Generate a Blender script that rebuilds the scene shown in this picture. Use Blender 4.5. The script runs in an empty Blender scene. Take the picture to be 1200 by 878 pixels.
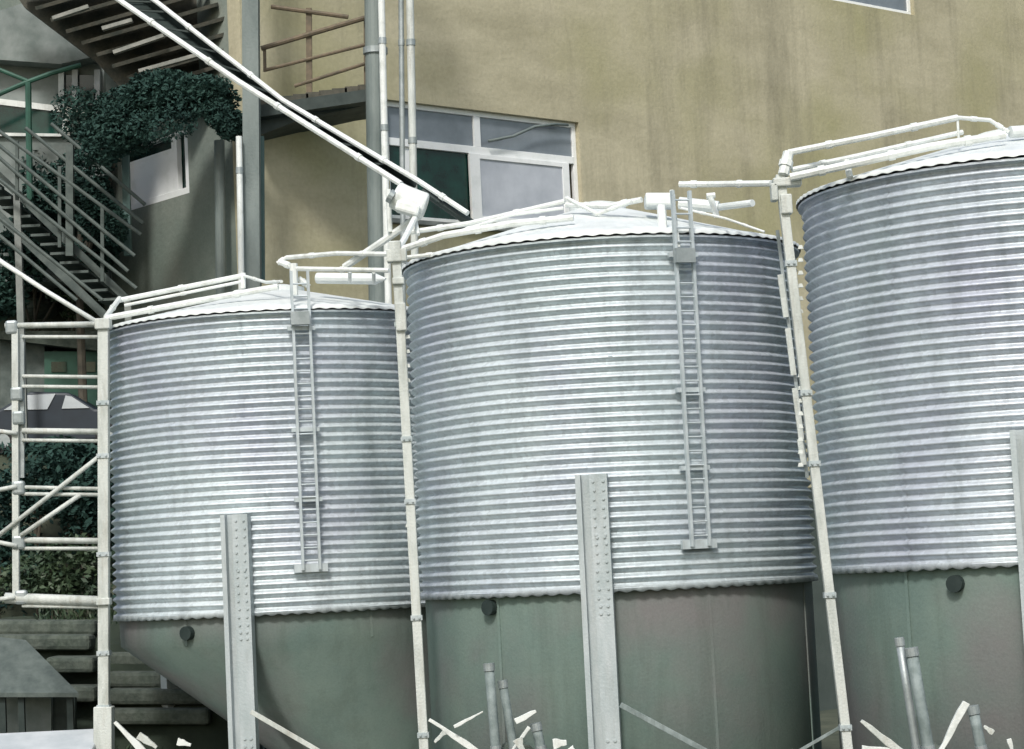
import bpy, bmesh, math, random
from mathutils import Vector, Matrix
random.seed(7)
S = bpy.context.scene
COL = S.collection
PI = math.pi

# ---------------------------------------------------------------- camera
PITCH, ROLL, FPX = 0.085, 0.049, 2600.0
EYE = 2.6
FWD = Vector((0, math.cos(PITCH), math.sin(PITCH)))
U0 = Vector((0, -math.sin(PITCH), math.cos(PITCH)))
R0 = Vector((1, 0, 0))
RI = R0*math.cos(ROLL) - U0*math.sin(ROLL)
UP = U0*math.cos(ROLL) + R0*math.sin(ROLL)
cd = bpy.data.cameras.new('camera'); cam = bpy.data.objects.new('camera', cd); COL.objects.link(cam)
cam.matrix_world = Matrix(((RI.x, UP.x, -FWD.x, 0), (RI.y, UP.y, -FWD.y, 0), (RI.z, UP.z, -FWD.z, EYE), (0, 0, 0, 1)))
cd.sensor_width = 36; cd.lens = 36*FPX/1200; cd.clip_end = 2000; cd.clip_start = .1
S.camera = cam

# ---------------------------------------------------------------- light
w = bpy.data.worlds.new('World'); S.world = w; w.use_nodes = True
nt = w.node_tree
sky = nt.nodes.new('ShaderNodeTexSky'); sky.sky_type = 'NISHITA'; sky.sun_disc = False
bg = nt.nodes['Background']; nt.links.new(sky.outputs[0], bg.inputs[0]); bg.inputs[1].default_value = 0.11
SUN = Vector((-.16, -.80, .86)).normalized()         # towards the sun
sky.sun_elevation = math.asin(SUN.z); sky.sun_rotation = math.atan2(SUN.x, SUN.y)
sky.air_density = 1.6; sky.dust_density = 3.0; sky.ozone_density = 1.0
sl = bpy.data.lights.new('sun', 'SUN'); sl.energy = 2.0; sl.angle = math.radians(9); sl.color = (1, .985, .95)
so = bpy.data.objects.new('sun', sl); COL.objects.link(so)
so.rotation_euler = SUN.to_track_quat('Z', 'Y').to_euler()
S.view_settings.view_transform = 'Standard'; S.view_settings.look = 'None'
S.view_settings.exposure = 0.4; S.view_settings.gamma = 1.0; S.view_settings.use_curve_mapping = False

def at(x, y, Y):
    """point of the scene lying at depth Y behind a spot measured on the photo"""
    r = FWD*FPX + RI*(x-600) - UP*(y-439)
    p = r*(Y/r.y); return Vector((p.x, p.y, p.z+EYE))

# ---------------------------------------------------------------- materials
def mat(name, c1, c2=None, rough=.6, metal=0.0, scale=3.0, bump=0.0, bscale=40.0, stretch=(1, 1, 1), c3=None, s3=.6, lo=.35, hi=.65, coat=0, rvar=.1, streak=None, samt=.5, grain=0):
    m = bpy.data.materials.new(name); m.use_nodes = True
    n = m.node_tree.nodes; L = m.node_tree.links; b = n['Principled BSDF']
    b.inputs['Roughness'].default_value = rough; b.inputs['Metallic'].default_value = metal
    if coat: b.inputs['Coat Weight'].default_value = coat
    tc = n.new('ShaderNodeTexCoord'); mp = n.new('ShaderNodeMapping'); mp.inputs['Scale'].default_value = stretch
    L.new(tc.outputs['Object'], mp.inputs[0])
    c2 = c2 or tuple(v*.75 for v in c1)
    no = n.new('ShaderNodeTexNoise'); no.inputs['Scale'].default_value = scale; no.inputs['Detail'].default_value = 7; no.inputs['Roughness'].default_value = .62
    L.new(mp.outputs[0], no.inputs['Vector'])
    cr = n.new('ShaderNodeValToRGB'); cr.color_ramp.elements[0].position = lo; cr.color_ramp.elements[1].position = hi
    cr.color_ramp.elements[0].color = (*c2, 1); cr.color_ramp.elements[1].color = (*c1, 1)
    L.new(no.outputs[0], cr.inputs[0]); out = cr.outputs[0]
    if c3:
        n3 = n.new('ShaderNodeTexNoise'); n3.inputs['Scale'].default_value = s3; n3.inputs['Detail'].default_value = 4
        L.new(tc.outputs['Object'], n3.inputs['Vector'])
        r3 = n.new('ShaderNodeValToRGB'); r3.color_ramp.elements[0].position = .45; r3.color_ramp.elements[1].position = .68
        mx = n.new('ShaderNodeMix'); mx.data_type = 'RGBA'
        L.new(n3.outputs[0], r3.inputs[0]); L.new(r3.outputs[0], mx.inputs[0]); L.new(out, mx.inputs[6]); mx.inputs[7].default_value = (*c3, 1)
        out = mx.outputs[2]
    if streak:
        ms = n.new('ShaderNodeMapping'); ms.inputs['Scale'].default_value = (1, 1, .12); L.new(tc.outputs['Object'], ms.inputs[0])
        n4 = n.new('ShaderNodeTexNoise'); n4.inputs['Scale'].default_value = streak[1]; n4.inputs['Detail'].default_value = 6; n4.inputs['Roughness'].default_value = .7
        L.new(ms.outputs[0], n4.inputs['Vector'])
        r4 = n.new('ShaderNodeMapRange'); r4.inputs[1].default_value = .5; r4.inputs[2].default_value = .78; r4.inputs[3].default_value = 0; r4.inputs[4].default_value = samt
        L.new(n4.outputs[0], r4.inputs[0])
        m4 = n.new('ShaderNodeMix'); m4.data_type = 'RGBA'; L.new(r4.outputs[0], m4.inputs[0]); L.new(out, m4.inputs[6]); m4.inputs[7].default_value = (*streak[0], 1); out = m4.outputs[2]
    if grain:
        n5 = n.new('ShaderNodeTexVoronoi' if grain < 0 else 'ShaderNodeTexNoise'); n5.inputs['Scale'].default_value = abs(grain); L.new(tc.outputs['Object'], n5.inputs['Vector'])
        r5 = n.new('ShaderNodeMapRange'); r5.inputs[3].default_value = .86; r5.inputs[4].default_value = 1.12
        L.new(n5.outputs['Color' if grain < 0 else 0], r5.inputs[0])
        m5 = n.new('ShaderNodeMix'); m5.data_type = 'RGBA'; m5.blend_type = 'MULTIPLY'; m5.inputs[0].default_value = 1; L.new(out, m5.inputs[6]); L.new(r5.outputs[0], m5.inputs[7]); out = m5.outputs[2]
    L.new(out, b.inputs['Base Color'])
    mr = n.new('ShaderNodeMapRange'); mr.inputs[3].default_value = rough+rvar; mr.inputs[4].default_value = max(.05, rough-rvar)
    L.new(no.outputs[0], mr.inputs[0]); L.new(mr.outputs[0], b.inputs['Roughness'])
    if bump:
        nb = n.new('ShaderNodeTexNoise'); nb.inputs['Scale'].default_value = bscale; nb.inputs['Detail'].default_value = 5
        L.new(tc.outputs['Object'], nb.inputs['Vector'])
        bp = n.new('ShaderNodeBump'); bp.inputs['Strength'].default_value = bump; bp.inputs['Distance'].default_value = .02
        L.new(nb.outputs[0], bp.inputs['Height']); L.new(bp.outputs[0], b.inputs['Normal'])
    return m

GALV = mat('galvanised', (.66, .725, .755), (.51, .58, .61), .5, .36, 1.0, .1, 60, (1, 1, .5), c3=(.48, .51, .585), s3=.55, streak=((.27, .31, .33), 4.0), samt=.6, grain=-24)
ROOF = mat('roof_zinc', (.78, .81, .80), (.62, .66, .65), .55, .1, 3, .1, 30, streak=((.45, .46, .42), 3), samt=.3)
WHITE = mat('white_paint', (.74, .77, .75), (.55, .58, .55), .5, 0, 7, .15, 60, lo=.3, hi=.5, streak=((.35, .33, .26), 9), samt=.4)
LEGM = mat('leg_zinc', (.50, .55, .57), (.36, .42, .43), .5, .2, 5, .15, 40, (1, 1, .3), streak=((.24, .25, .23), 9), samt=.5)
LADM = mat('ladder_zinc', (.56, .62, .65), (.42, .48, .50), .5, .2, 6, streak=((.26, .24, .20), 14), samt=.4)
COLM = mat('column_paint', (.20, .235, .225), (.12, .15, .145), .6, .1, 3, .2, 30, (1, 1, .3))
SHADEP = mat('cabin_wall', (.24, .27, .26), (.14, .17, .16), .8, 0, 3)
SHADE = mat('old_steel', (.11, .135, .125), (.06, .08, .075), .7, .1, 6)
POST = mat('post_paint', (.58, .61, .58), (.40, .43, .40), .6, .0, 8, .3, 50, (1, 1, .3), lo=.3, hi=.55, streak=((.24, .18, .11), 12), samt=.45)
DULLST = mat('dull_steel', (.42, .46, .47), (.28, .32, .32), .5, .45, 6, .1, 40)
HOP = mat('hopper_paint', (.175, .235, .205), (.135, .195, .175), .8, .0, 1.2, .15, 30, c3=(.185, .18, .18), s3=.7, streak=((.09, .12, .10), 3.0), samt=.6, grain=50)
DARK = mat('dark_steel', (.03, .045, .042), (.015, .027, .025), .6, .2, 6)
RUSTB = mat('brown_paint', (.16, .12, .075), (.09, .075, .05), .7, 0, 8)
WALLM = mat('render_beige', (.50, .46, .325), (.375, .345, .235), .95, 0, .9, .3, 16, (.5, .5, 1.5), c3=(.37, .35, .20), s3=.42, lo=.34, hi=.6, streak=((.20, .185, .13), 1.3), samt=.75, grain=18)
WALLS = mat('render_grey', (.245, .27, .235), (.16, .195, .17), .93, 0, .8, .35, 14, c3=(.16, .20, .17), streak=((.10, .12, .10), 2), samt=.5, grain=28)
WALLSHADE = mat('render_shade', (.075, .095, .085), (.045, .062, .055), .9, 0, .9, .2, 12)  # shade on the lower wall, put into its colour
GLASS = mat('glass_grey', (.22, .25, .28), (.15, .175, .20), .18, 0, 1.5, 0, coat=.5)
GLASSD = mat('glass_green', (.006, .05, .038), (.003, .018, .015), .12, 0, 1.2, 0, lo=.42, hi=.58)
FROST = mat('frosted_pane', (.52, .55, .60), (.40, .43, .48), .5, 0, 2, 0)
TEAL = mat('teal_paint', (.085, .15, .145), (.06, .11, .10), .7, 0, 2, .1, 30)
CONC = mat('concrete', (.26, .275, .26), (.16, .18, .17), .9, 0, 3, .3, 20)
STONE = mat('stone', (.11, .13, .11), (.045, .06, .05), .95, 0, 5, .8, 14, streak=((.03, .05, .03), 3), samt=.6, grain=20)
TIMBER = mat('timber', (.085, .08, .062), (.035, .042, .034), .85, 0, 5, .3, 30, (1, 1, 1))
TIMBL = mat('timber_pale', (.30, .30, .27), (.17, .18, .16), .85, 0, 5, .3, 30)
GROUND = mat('soil', (.085, .095, .065), (.04, .052, .035), .95, 0, 1.2, .5, 8)
SOILG = mat('slope_soil', (.035, .05, .034), (.02, .03, .021), .95, 0, 1.5, .5, 8)
LEAF = mat('leaf_dark', (.020, .062, .048), (.010, .040, .034), .85, 0, 1.5)
LEAF2 = mat('leaf_mid', (.06, .095, .045), (.02, .045, .025), .6, 0, 2.5)
BARK = mat('bark', (.09, .08, .06), (.05, .045, .035), .9, 0, 6, .4, 20)
CARP = mat('car_paint', (.016, .028, .042), (.012, .02, .03), .55, 0, 3)
FRAMEW = mat('frame_white', (.84, .86, .86), (.74, .77, .76), .45, 0, 5, lo=.3, hi=.5)
TYRE = mat('tyre', (.02, .02, .02), (.015, .015, .015), .8)
CANVAS = mat('pale_sheet', (.55, .58, .60), (.42, .46, .48), .6, 0, 3)
PVC = mat('discharge_tube', (.27, .32, .32), (.15, .19, .185), .7, 0, 7, .2, 30, streak=((.08, .10, .09), 12), samt=.7)
GREENP = mat('green_paint', (.03, .11, .075), (.02, .07, .05), .6, 0, 4)

# ---------------------------------------------------------------- mesh helpers
class MB:
    def __init__(s): s.v = []; s.f = []
    def add(s, vs, fs):
        o = len(s.v); s.v += [tuple(v) for v in vs]; s.f += [tuple(i+o for i in f) for f in fs]; return s
    def frame(s, c, ax, ay, az, sx, sy, sz, taper=1.0):
        c = Vector(c); vs = []
        for k in (-1, 1):
            t = taper if k > 0 else 1
            for i, j in ((-1, -1), (1, -1), (1, 1), (-1, 1)):
                vs.append(c + ax*(i*sx/2*t) + ay*(j*sy/2*t) + az*(k*sz/2))
        return s.add(vs, [(3, 2, 1, 0), (4, 5, 6, 7), (0, 1, 5, 4), (1, 2, 6, 5), (2, 3, 7, 6), (3, 0, 4, 7)])
    def box(s, c, d, rz=0):
        ax = Vector((math.cos(rz), math.sin(rz), 0)); ay = Vector((-ax.y, ax.x, 0))
        return s.frame(c, ax, ay, Vector((0, 0, 1)), *d)
    def bar(s, p, q, w, h=None, up=(0, 0, 1)):
        p = Vector(p); q = Vector(q); h = h or w; az = (q-p).normalized(); up = Vector(up)
        if abs(az.dot(up)) > .95: up = Vector((0, 1, 0))
        ax = az.cross(up).normalized(); ay = ax.cross(az).normalized()
        return s.frame((p+q)/2, ax, ay, az, w, h, (q-p).length)
    def tube(s, pts, r, n=10, caps=True, r2=None):
        pts = [Vector(p) for p in pts]; rings = []
        for i, p in enumerate(pts):
            t = (pts[min(i+1, len(pts)-1)]-pts[max(i-1, 0)]).normalized()
            u = Vector((0, 0, 1)) if abs(t.z) < .9 else Vector((0, 1, 0))
            a = t.cross(u).normalized(); b = a.cross(t)
            rr = r if r2 is None else r+(r2-r)*i/(len(pts)-1)
            rings.append([p+a*rr*math.cos(2*PI*k/n)+b*rr*math.sin(2*PI*k/n) for k in range(n)])
        vs = [v for g in rings for v in g]; fs = []
        for i in range(len(pts)-1):
            for k in range(n):
                fs.append((i*n+k, i*n+(k+1) % n, (i+1)*n+(k+1) % n, (i+1)*n+k))
        if caps: fs += [tuple(range(n))[::-1], tuple((len(pts)-1)*n+k for k in range(n))]
        return s.add(vs, fs)
    def lathe(s, prof, c=(0, 0, 0), n=96, rfun=None):
        c = Vector(c); vs = []; fs = []
        for (r, z) in prof:
            for k in range(n):
                a = 2*PI*k/n; dr, dz = rfun(a, r, z) if rfun else (0, 0)
                vs.append(c+Vector(((r+dr)*math.cos(a), (r+dr)*math.sin(a), z+dz)))
        for i in range(len(prof)-1):
            for k in range(n):
                fs.append((i*n+k, i*n+(k+1) % n, (i+1)*n+(k+1) % n, (i+1)*n+k))
        return s.add(vs, fs)
    def blob(s, c, rad, jit=.25, n=10, m=7, seed=0):
        rr = random.Random(seed); c = Vector(c); vs = []; fs = []
        for i in range(m+1):
            th = PI*i/m
            for k in range(n):
                ph = 2*PI*k/n; j = 1+(rr.random()-.5)*2*jit*(0 if i in (0, m) else 1)
                vs.append(c+Vector((rad[0]*math.sin(th)*math.cos(ph), rad[1]*math.sin(th)*math.sin(ph), rad[2]*math.cos(th)))*1.0*j if False else
                          c+Vector((rad[0]*math.sin(th)*math.cos(ph)*j, rad[1]*math.sin(th)*math.sin(ph)*j, rad[2]*math.cos(th)*j)))
        for i in range(m):
            for k in range(n): fs.append((i*n+k, (i+1)*n+k, (i+1)*n+(k+1) % n, i*n+(k+1) % n))
        return s.add(vs, fs)
    def build(s, name, m, parent=None, smooth=False, bevel=0):
        me = bpy.data.meshes.new(name); me.from_pydata(s.v, [], s.f); me.update()
        o = bpy.data.objects.new(name, me); COL.objects.link(o); me.materials.append(m)
        if smooth:
            for p in me.polygons: p.use_smooth = True
        if bevel:
            b = o.modifiers.new('bevel', 'BEVEL'); b.width = bevel; b.segments = 2; b.limit_method = 'ANGLE'
        if parent:
            o.parent = parent
            o.matrix_parent_inverse = parent.matrix_world.inverted() if False else Matrix.Translation(-root_loc(parent))
        return o
def root_loc(o):
    l = Vector(o.location)
    while o.parent: return root_loc(o.parent) if False else Vector((0, 0, 0)) + _abs(o)
    return l
def _abs(o): return Vector(o.get('_abs', (0, 0, 0)))
def empty(name, loc, label, cat, group=None):
    o = bpy.data.objects.new(name, None); COL.objects.link(o); o.location = loc; o.empty_display_size = .2
    tag(o, label, cat, group); return o
def tag(o, label=None, cat=None, group=None, kind=None):
    if label: o['label'] = label
    if cat: o['category'] = cat
    if group: o['group'] = group
    if kind: o['kind'] = kind
    return o
def sub(o, label): o['label'] = label; return o

# ---------------------------------------------------------------- ground and hillside
def hz(x, y):
    """terrain: flat yard, then terraces rising on the left behind the silos"""
    m = min(1, max(0, (-4.4-x)/.6))
    if y < 28.2: h = 0
    elif y < 30.4: h = 4.45*(y-28.2)/2.2
    elif y < 32.4: h = 4.45
    elif y < 33.4: h = 4.45+2.9*(y-32.4)
    else: h = 7.35+.05*(y-33.4)
    return h*m
g = MB()
xs = [-900, -300, -120, -60, -40, -30]+[-24+.4*i for i in range(52)]+[-3, 0, 4, 10, 20, 40, 90, 300, 900]
ys = [-300, -60, -20, 0, 8, 14, 18, 22, 25]+[27+.25*i for i in range(36)]+[38, 45, 60, 100, 250, 900]
rg = random.Random(3)
for y in ys:
    for x in xs:
        j = rg.uniform(-.05, .05) if -24 < x < -3 and 27 < y < 36 else 0
        g.v.append((x, y, hz(x, y)+j))
nx = len(xs)
for j in range(len(ys)-1):
    for i in range(nx-1): g.f.append((j*nx+i, j*nx+i+1, (j+1)*nx+i+1, (j+1)*nx+i))
tag(g.build('ground', GROUND), kind='structure')

# ---------------------------------------------------------------- concrete building, rotated, receding to the right
TH = math.radians(40)
D = Vector((math.cos(TH), math.sin(TH), 0)); IN = Vector((-D.y, D.x, 0)); Z = Vector((0, 0, 1))
class Plane:
    def __init__(s, o, d, inn): s.o = Vector((o.x, o.y, 0)); s.d = d; s.n = inn
    def hit(s, x, y):
        r = at(x, y, 10)-Vector((0, 0, EYE)); c = Vector((0, 0, EYE))
        t = (s.o-c).dot(s.n)/r.dot(s.n); p = c+r*t
        return (p-s.o).dot(s.d), p.z
    def P(s, u, z, n=0): return s.o+s.d*u+s.n*n+Z*z
    def bx(s, mb, u0, u1, z0, z1, n0, n1):
        return mb.frame(s.P((u0+u1)/2, (z0+z1)/2, (n0+n1)/2), s.d, s.n, Z, abs(u1-u0), abs(n1-n0), abs(z1-z0))
corner = at(572, 172, 32); base = Plane(corner, D, IN)
uc, _ = base.hit(292, 300)
CORN = base.P(uc, 0)
FRONT = Plane(CORN, D, IN)
SIDE = Plane(CORN, IN, D)            # u grows towards the back left, n grows into the building
def wall(pl, u0, u1, z0, z1, holes, th, name, m, parent):
    us = sorted({u0, u1, *[h[0] for h in holes], *[h[1] for h in holes]}); zs = sorted({z0, z1, *[h[2] for h in holes], *[h[3] for h in holes]})
    mb = MB()
    inside = lambda u, z: any(h[0] < u < h[1] and h[2] < z < h[3] for h in holes)
    ok = {}
    for i in range(len(us)-1):
        for j in range(len(zs)-1): ok[i, j] = not inside((us[i]+us[i+1])/2, (zs[j]+zs[j+1])/2)
    def q(a, b, c, d): mb.add([a, b, c, d], [(0, 1, 2, 3)])
    for (i, j), o in ok.items():
        if not o: continue
        a, b, c, d = us[i], us[i+1], zs[j], zs[j+1]
        q(pl.P(a, c), pl.P(b, c), pl.P(b, d), pl.P(a, d)); q(pl.P(a, c, th), pl.P(a, d, th), pl.P(b, d, th), pl.P(b, c, th))
        if not ok.get((i-1, j)): q(pl.P(a, c), pl.P(a, d), pl.P(a, d, th), pl.P(a, c, th))
        if not ok.get((i+1, j)): q(pl.P(b, c), pl.P(b, c, th), pl.P(b, d, th), pl.P(b, d))
        if not ok.get((i, j-1)): q(pl.P(a, c), pl.P(a, c, th), pl.P(b, c, th), pl.P(b, c))
        if not ok.get((i, j+1)): q(pl.P(a, d), pl.P(b, d), pl.P(b, d, th), pl.P(a, d, th))
    return mb.build(name, m, parent)
B = empty('concrete_building', CORN, 'beige rendered building wall behind the silos with a white framed window', 'building')
H = FRONT.hit
wl, wr = H(455, 170)[0], H(681, 200)[0]; wt = H(600, 134)[1]; wb = H(680, 262)[1]-.15
zt_ = H(570, 176)[1]
u2r, z2b = H(1072, 18); u2l = H(948, 3)[0]-.8
FH = [(wl, wr, wb, wt), (u2l, u2r, z2b, z2b+1.9)]
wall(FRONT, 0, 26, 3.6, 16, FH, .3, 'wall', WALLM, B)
sub(wall(FRONT, .0, 26, -.2, 3.596, [], .3, 'wall', WALLSHADE, B), 'lower wall, its colour darkened for the shade behind the silos')  # same wall continued down, shade behind the silos painted in
sd0, sz0 = SIDE.hit(222, 226); sd1, sz1 = SIDE.hit(138, 190)
szt = SIDE.hit(215, 150)[1]
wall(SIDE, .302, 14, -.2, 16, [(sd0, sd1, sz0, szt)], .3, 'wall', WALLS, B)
MB().frame(CORN+D*13+IN*7+Z*16.16, D, IN, Z, 26.6, 14.6, .3).build('roof', CONC, B)
# inner shell so openings do not show daylight
inner = MB(); FRONT.bx(inner, .5, 25.5, 0, 15.9, 2.2, 2.3); SIDE.bx(inner, .5, 13.5, 0, 15.9, 2.2, 2.3)
inner.build('interior_wall', DARK, B)

def strip(pl, mb, u0, u1, z0, z1, n0=.08, n1=.15): return pl.bx(mb, u0, u1, z0, z1, n0, n1)
# main window
W = MB(); t = .075
strip(FRONT, W, wl, wr, wt-t, wt-.002); strip(FRONT, W, wl, wr, wb, wb+t)
strip(FRONT, W, wl, wl+t, wb+t, wt-t); strip(FRONT, W, wr-t, wr-.002, wb+t, wt-t)
strip(FRONT, W, wl+t, wr-t, zt_-.055, zt_+.055, .07, .16)
um = H(563, 150)[0]; strip(FRONT, W, um-.06, um+.06, zt_+.055, wt-t, .075, .155)
win = W.build('window', FRAMEW, B, bevel=.006)
W = MB(); strip(FRONT, W, wl+t, um-.06, zt_+.055, wt-t, .11, .12); strip(FRONT, W, um+.06, wr-t, zt_+.055, wt-t, .11, .12); W.build('pane', GLASS, win)
us0 = H(481, 200)[0]; us1 = H(557, 200)[0]; us2 = H(668, 200)[0]; zlo = wb+t; zhi = zt_-.055
W = MB()
strip(FRONT, W, us0-.07, us0+.07, zlo, zhi, .10, .14)
sub(W.build('sash', FRAMEW, win, bevel=.005), 'narrow white sash bar')
W = MB()
strip(FRONT, W, us1-.05, us1+.14, zlo, zhi, .05, .10)
strip(FRONT, W, us2-.10, us2+.03, zlo, zhi, .05, .10); strip(FRONT, W, us1+.14, us2-.10, zhi-.07, zhi, .05, .10); strip(FRONT, W, us1+.14, us2-.10, zlo, zlo+.08, .05, .10)
sub(W.build('sash', FRAMEW, win, bevel=.005), 'white sliding sash')
W = MB(); strip(FRONT, W, wl+t, us0-.07, zlo, zhi, .12, .13); strip(FRONT, W, us0+.07, us1-.05, zlo, zhi, .12, .13)
sub(W.build('pane', GLASSD, win), 'dark green lower glass')
W = MB(); strip(FRONT, W, us1+.14, us2-.10, zlo+.08, zhi-.07, .07, .08)
sub(W.build('pane', FROST, win), 'pale frosted sliding glass')
pa = [FRONT.P(FRONT.hit(x, y)[0], FRONT.hit(x, y)[1], -.03) for x, y in ((571, 166), (600, 160), (625, 149), (648, 146), (664, 147))]
refl = MB().tube(pa, .022, 8).build('pane_reflection', COLM, smooth=True); tag(refl, 'dark curve drawn in for the reflection of a sagging cable across the upper right pane of the large window', 'reflection')  # reflection in the glass, modelled as a dark tube before the pane
W = MB(); FRONT.bx(W, wl-.1, wr+.12, wb-.07, wb-.003, -.09, .07); W.build('sill', CONC, win, bevel=.008)
# upper window, mostly above the frame
W = MB(); zt2 = z2b+1.9
strip(FRONT, W, u2l, u2r, zt2-t, zt2-.002); strip(FRONT, W, u2l, u2r, z2b+.002, z2b+t)
strip(FRONT, W, u2l, u2l+t, z2b+t, zt2-t); strip(FRONT, W, u2r-t, u2r-.002, z2b+t, zt2-t)
um2 = (u2l+u2r)/2; strip(FRONT, W, um2-.05, um2+.05, z2b+t, zt2-t)
win2 = W.build('window', FRAMEW, B, bevel=.006); win2['label'] = 'upper window with a white frame'
W = MB(); strip(FRONT, W, u2l+t, um2-.05, z2b+t, zt2-t, .11, .12); strip(FRONT, W, um2+.05, u2r-t, z2b+t, zt2-t, .11, .12); W.build('pane', GLASS, win2)
# side window with white panel
W = MB(); ww = sd1-sd0
for a, b_ in ((sd0+.02, sd0+.15), (sd0+.36, sd0+.50)): SIDE.bx(W, a, b_, sz0+.1, szt-.05, .04, .12)
SIDE.bx(W, sd0, sd1, sz0, sz0+.1, .03, .14); SIDE.bx(W, sd0, sd1, szt-.05, szt-.002, .03, .14)
ws = W.build('window', FRAMEW, B, bevel=.005); ws['label'] = 'white framed window in the shaded side wall'
pz0 = sz0+.1
W = MB(); SIDE.bx(W, sd0+.5, sd1, pz0, pz0+.62, .06, .10); sub(W.build('panel', FRAMEW, ws), 'white panel filling the lower window')
W = MB(); SIDE.bx(W, sd0, sd1, pz0, szt-.05, .13, .14); W.build('pane', GLASSD, ws)

# pipes and columns standing in front of the wall
def wallpost(name, m, x0, y0, x1, y1, Y, r, label, cat, n=14, square=False, clamp=()):
    a = at(x0, y0, Y); b = at(x1, y1, Y); d = (a-b)/(a.z-b.z); foot = b+d*(-b.z); top = b+d*(13.5-b.z) if y0 <= 5 else a
    o = empty(name, foot, label, cat)
    mb = MB()
    if square: mb.bar(foot, top, r*2, r*2)
    else: mb.tube([foot, top], r, n)
    mb.build('shaft', m, o, smooth=False)
    for yy in clamp:
        c = MB()
        p = b+d*(at(x0, yy, Y).z-b.z)
        if square: c.bar(p-d*.04, p+d*.04, r*2.25, r*2.25)
        else: c.tube([p-d*.04, p+d*.04], r*1.2, n)
        c.frame(p+Vector((0, .25, 0)), Vector((1, 0, 0)), Vector((0, 1, 0)), Z, .03, .4, .03)
        c.build('clamp', DULLST, o)
    return o
wallpost('steel_column', COLM, 439, 3, 443, 275, 28.6, .135, 'thick grey round column left of the large window', 'column', 20, clamp=(60,))
wallpost('drain_pipe', WHITE, 447, 3, 453, 262, 28.3, .045, 'bright white pipe running down the right side of the grey column', 'pipe', clamp=(48, 150))
wallpost('conduit_pipe', DULLST, 470, 3, 472, 262, 28.5, .035, 'thin grey pipe, left of the twin pipes beside the large window', 'pipe', clamp=(50,))
wallpost('conduit_pipe', POST, 480.5, 3, 485, 245, 28.45, .05, 'pale twin pipe, right one, crossing the large window frame', 'pipe', clamp=(50, 165))
wallpost('square_column', COLM, 294, 3, 296, 330, 28.4, .105, 'grey square column at the corner of the building', 'column', square=True)
wallpost('corner_pipe', WHITE, 280, 160, 283, 335, 28.2, .04, 'white pipe standing left of the teal corner panel', 'pipe', clamp=(200,))
wallpost('side_pipe', COLM, 257, 165, 259, 345, 29.4, .07, 'dull grey pipe on the shaded side wall left of the corner', 'pipe')
# teal panel right beside the corner
o = empty('teal_panel', at(302, 330, 28.6), 'dull teal vertical panel on the building corner below the column', 'panel')
a = at(302, 332, 28.6); b = at(301, 160, 28.6)
MB().bar(a, b, .19, .05, up=(0, 1, 0)).build('panel', TEAL, o)

# outdoor landing and its railing (upper centre-left)
ST = empty('stair_landing', at(365, 130, 28.9), 'concrete stair flight with brown railing left of the grey column', 'stairs')
Y0 = 28.9
mb = MB()
for (p, q, th, dp) in (((300, 132), (436, 112), .16, 1.1),):
    a = at(*p, Y0); b = at(*q, Y0-.1); mb.bar(a+Vector((0, .5, 0)), b+Vector((0, .5, 0)), dp, th)
mb.build('slab', DARK, ST)
n = 9
for i in range(n):
    a = at(300+136*(i+.5)/n, 130-20*(i+.5)/n-6, Y0); MB().box(a+Vector((0, .5, 0)), (.20, 1.1, .12)).build('step', TIMBER, ST)
rl = empty('tmp', (0, 0, 0), None, None); bpy.data.objects.remove(rl)
for p, q, r in (((306, 57), (428, 21), .035), ((312, 82), (430, 52), .024), ((345, 101), (430, 74), .024), ((318, 8), (408, 20), .03)):
    MB().tube([at(*p, Y0-.02), at(*q, Y0-.08)], r, 8).build('rail', RUSTB, ST)
for x, y0, y1 in ((362, 10, 110), (310, 57, 84), (428, 21, 112)):
    MB().bar(at(x, y0, Y0), at(x+.5, y1, Y0), .075 if x == 362 else .04).build('baluster', RUSTB, ST)
# wide stair soffit that shades the wall
SF = MB()
pts = [(300, 128), (436, 112), (436, 122), (352, 140), (306, 158), (300, 158)]
fr = [at(x, y, 29.0) for x, y in pts]; bk = [p+Vector((-.1, .9, 0)) for p in fr]; m_ = len(pts)
SF.add(fr+bk, [tuple(range(m_)), tuple(range(2*m_-1, m_-1, -1))]+[(i, i+m_, (i+1) % m_+m_, (i+1) % m_) for i in range(m_)])
SF.build('beam', DARK, ST)

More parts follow.
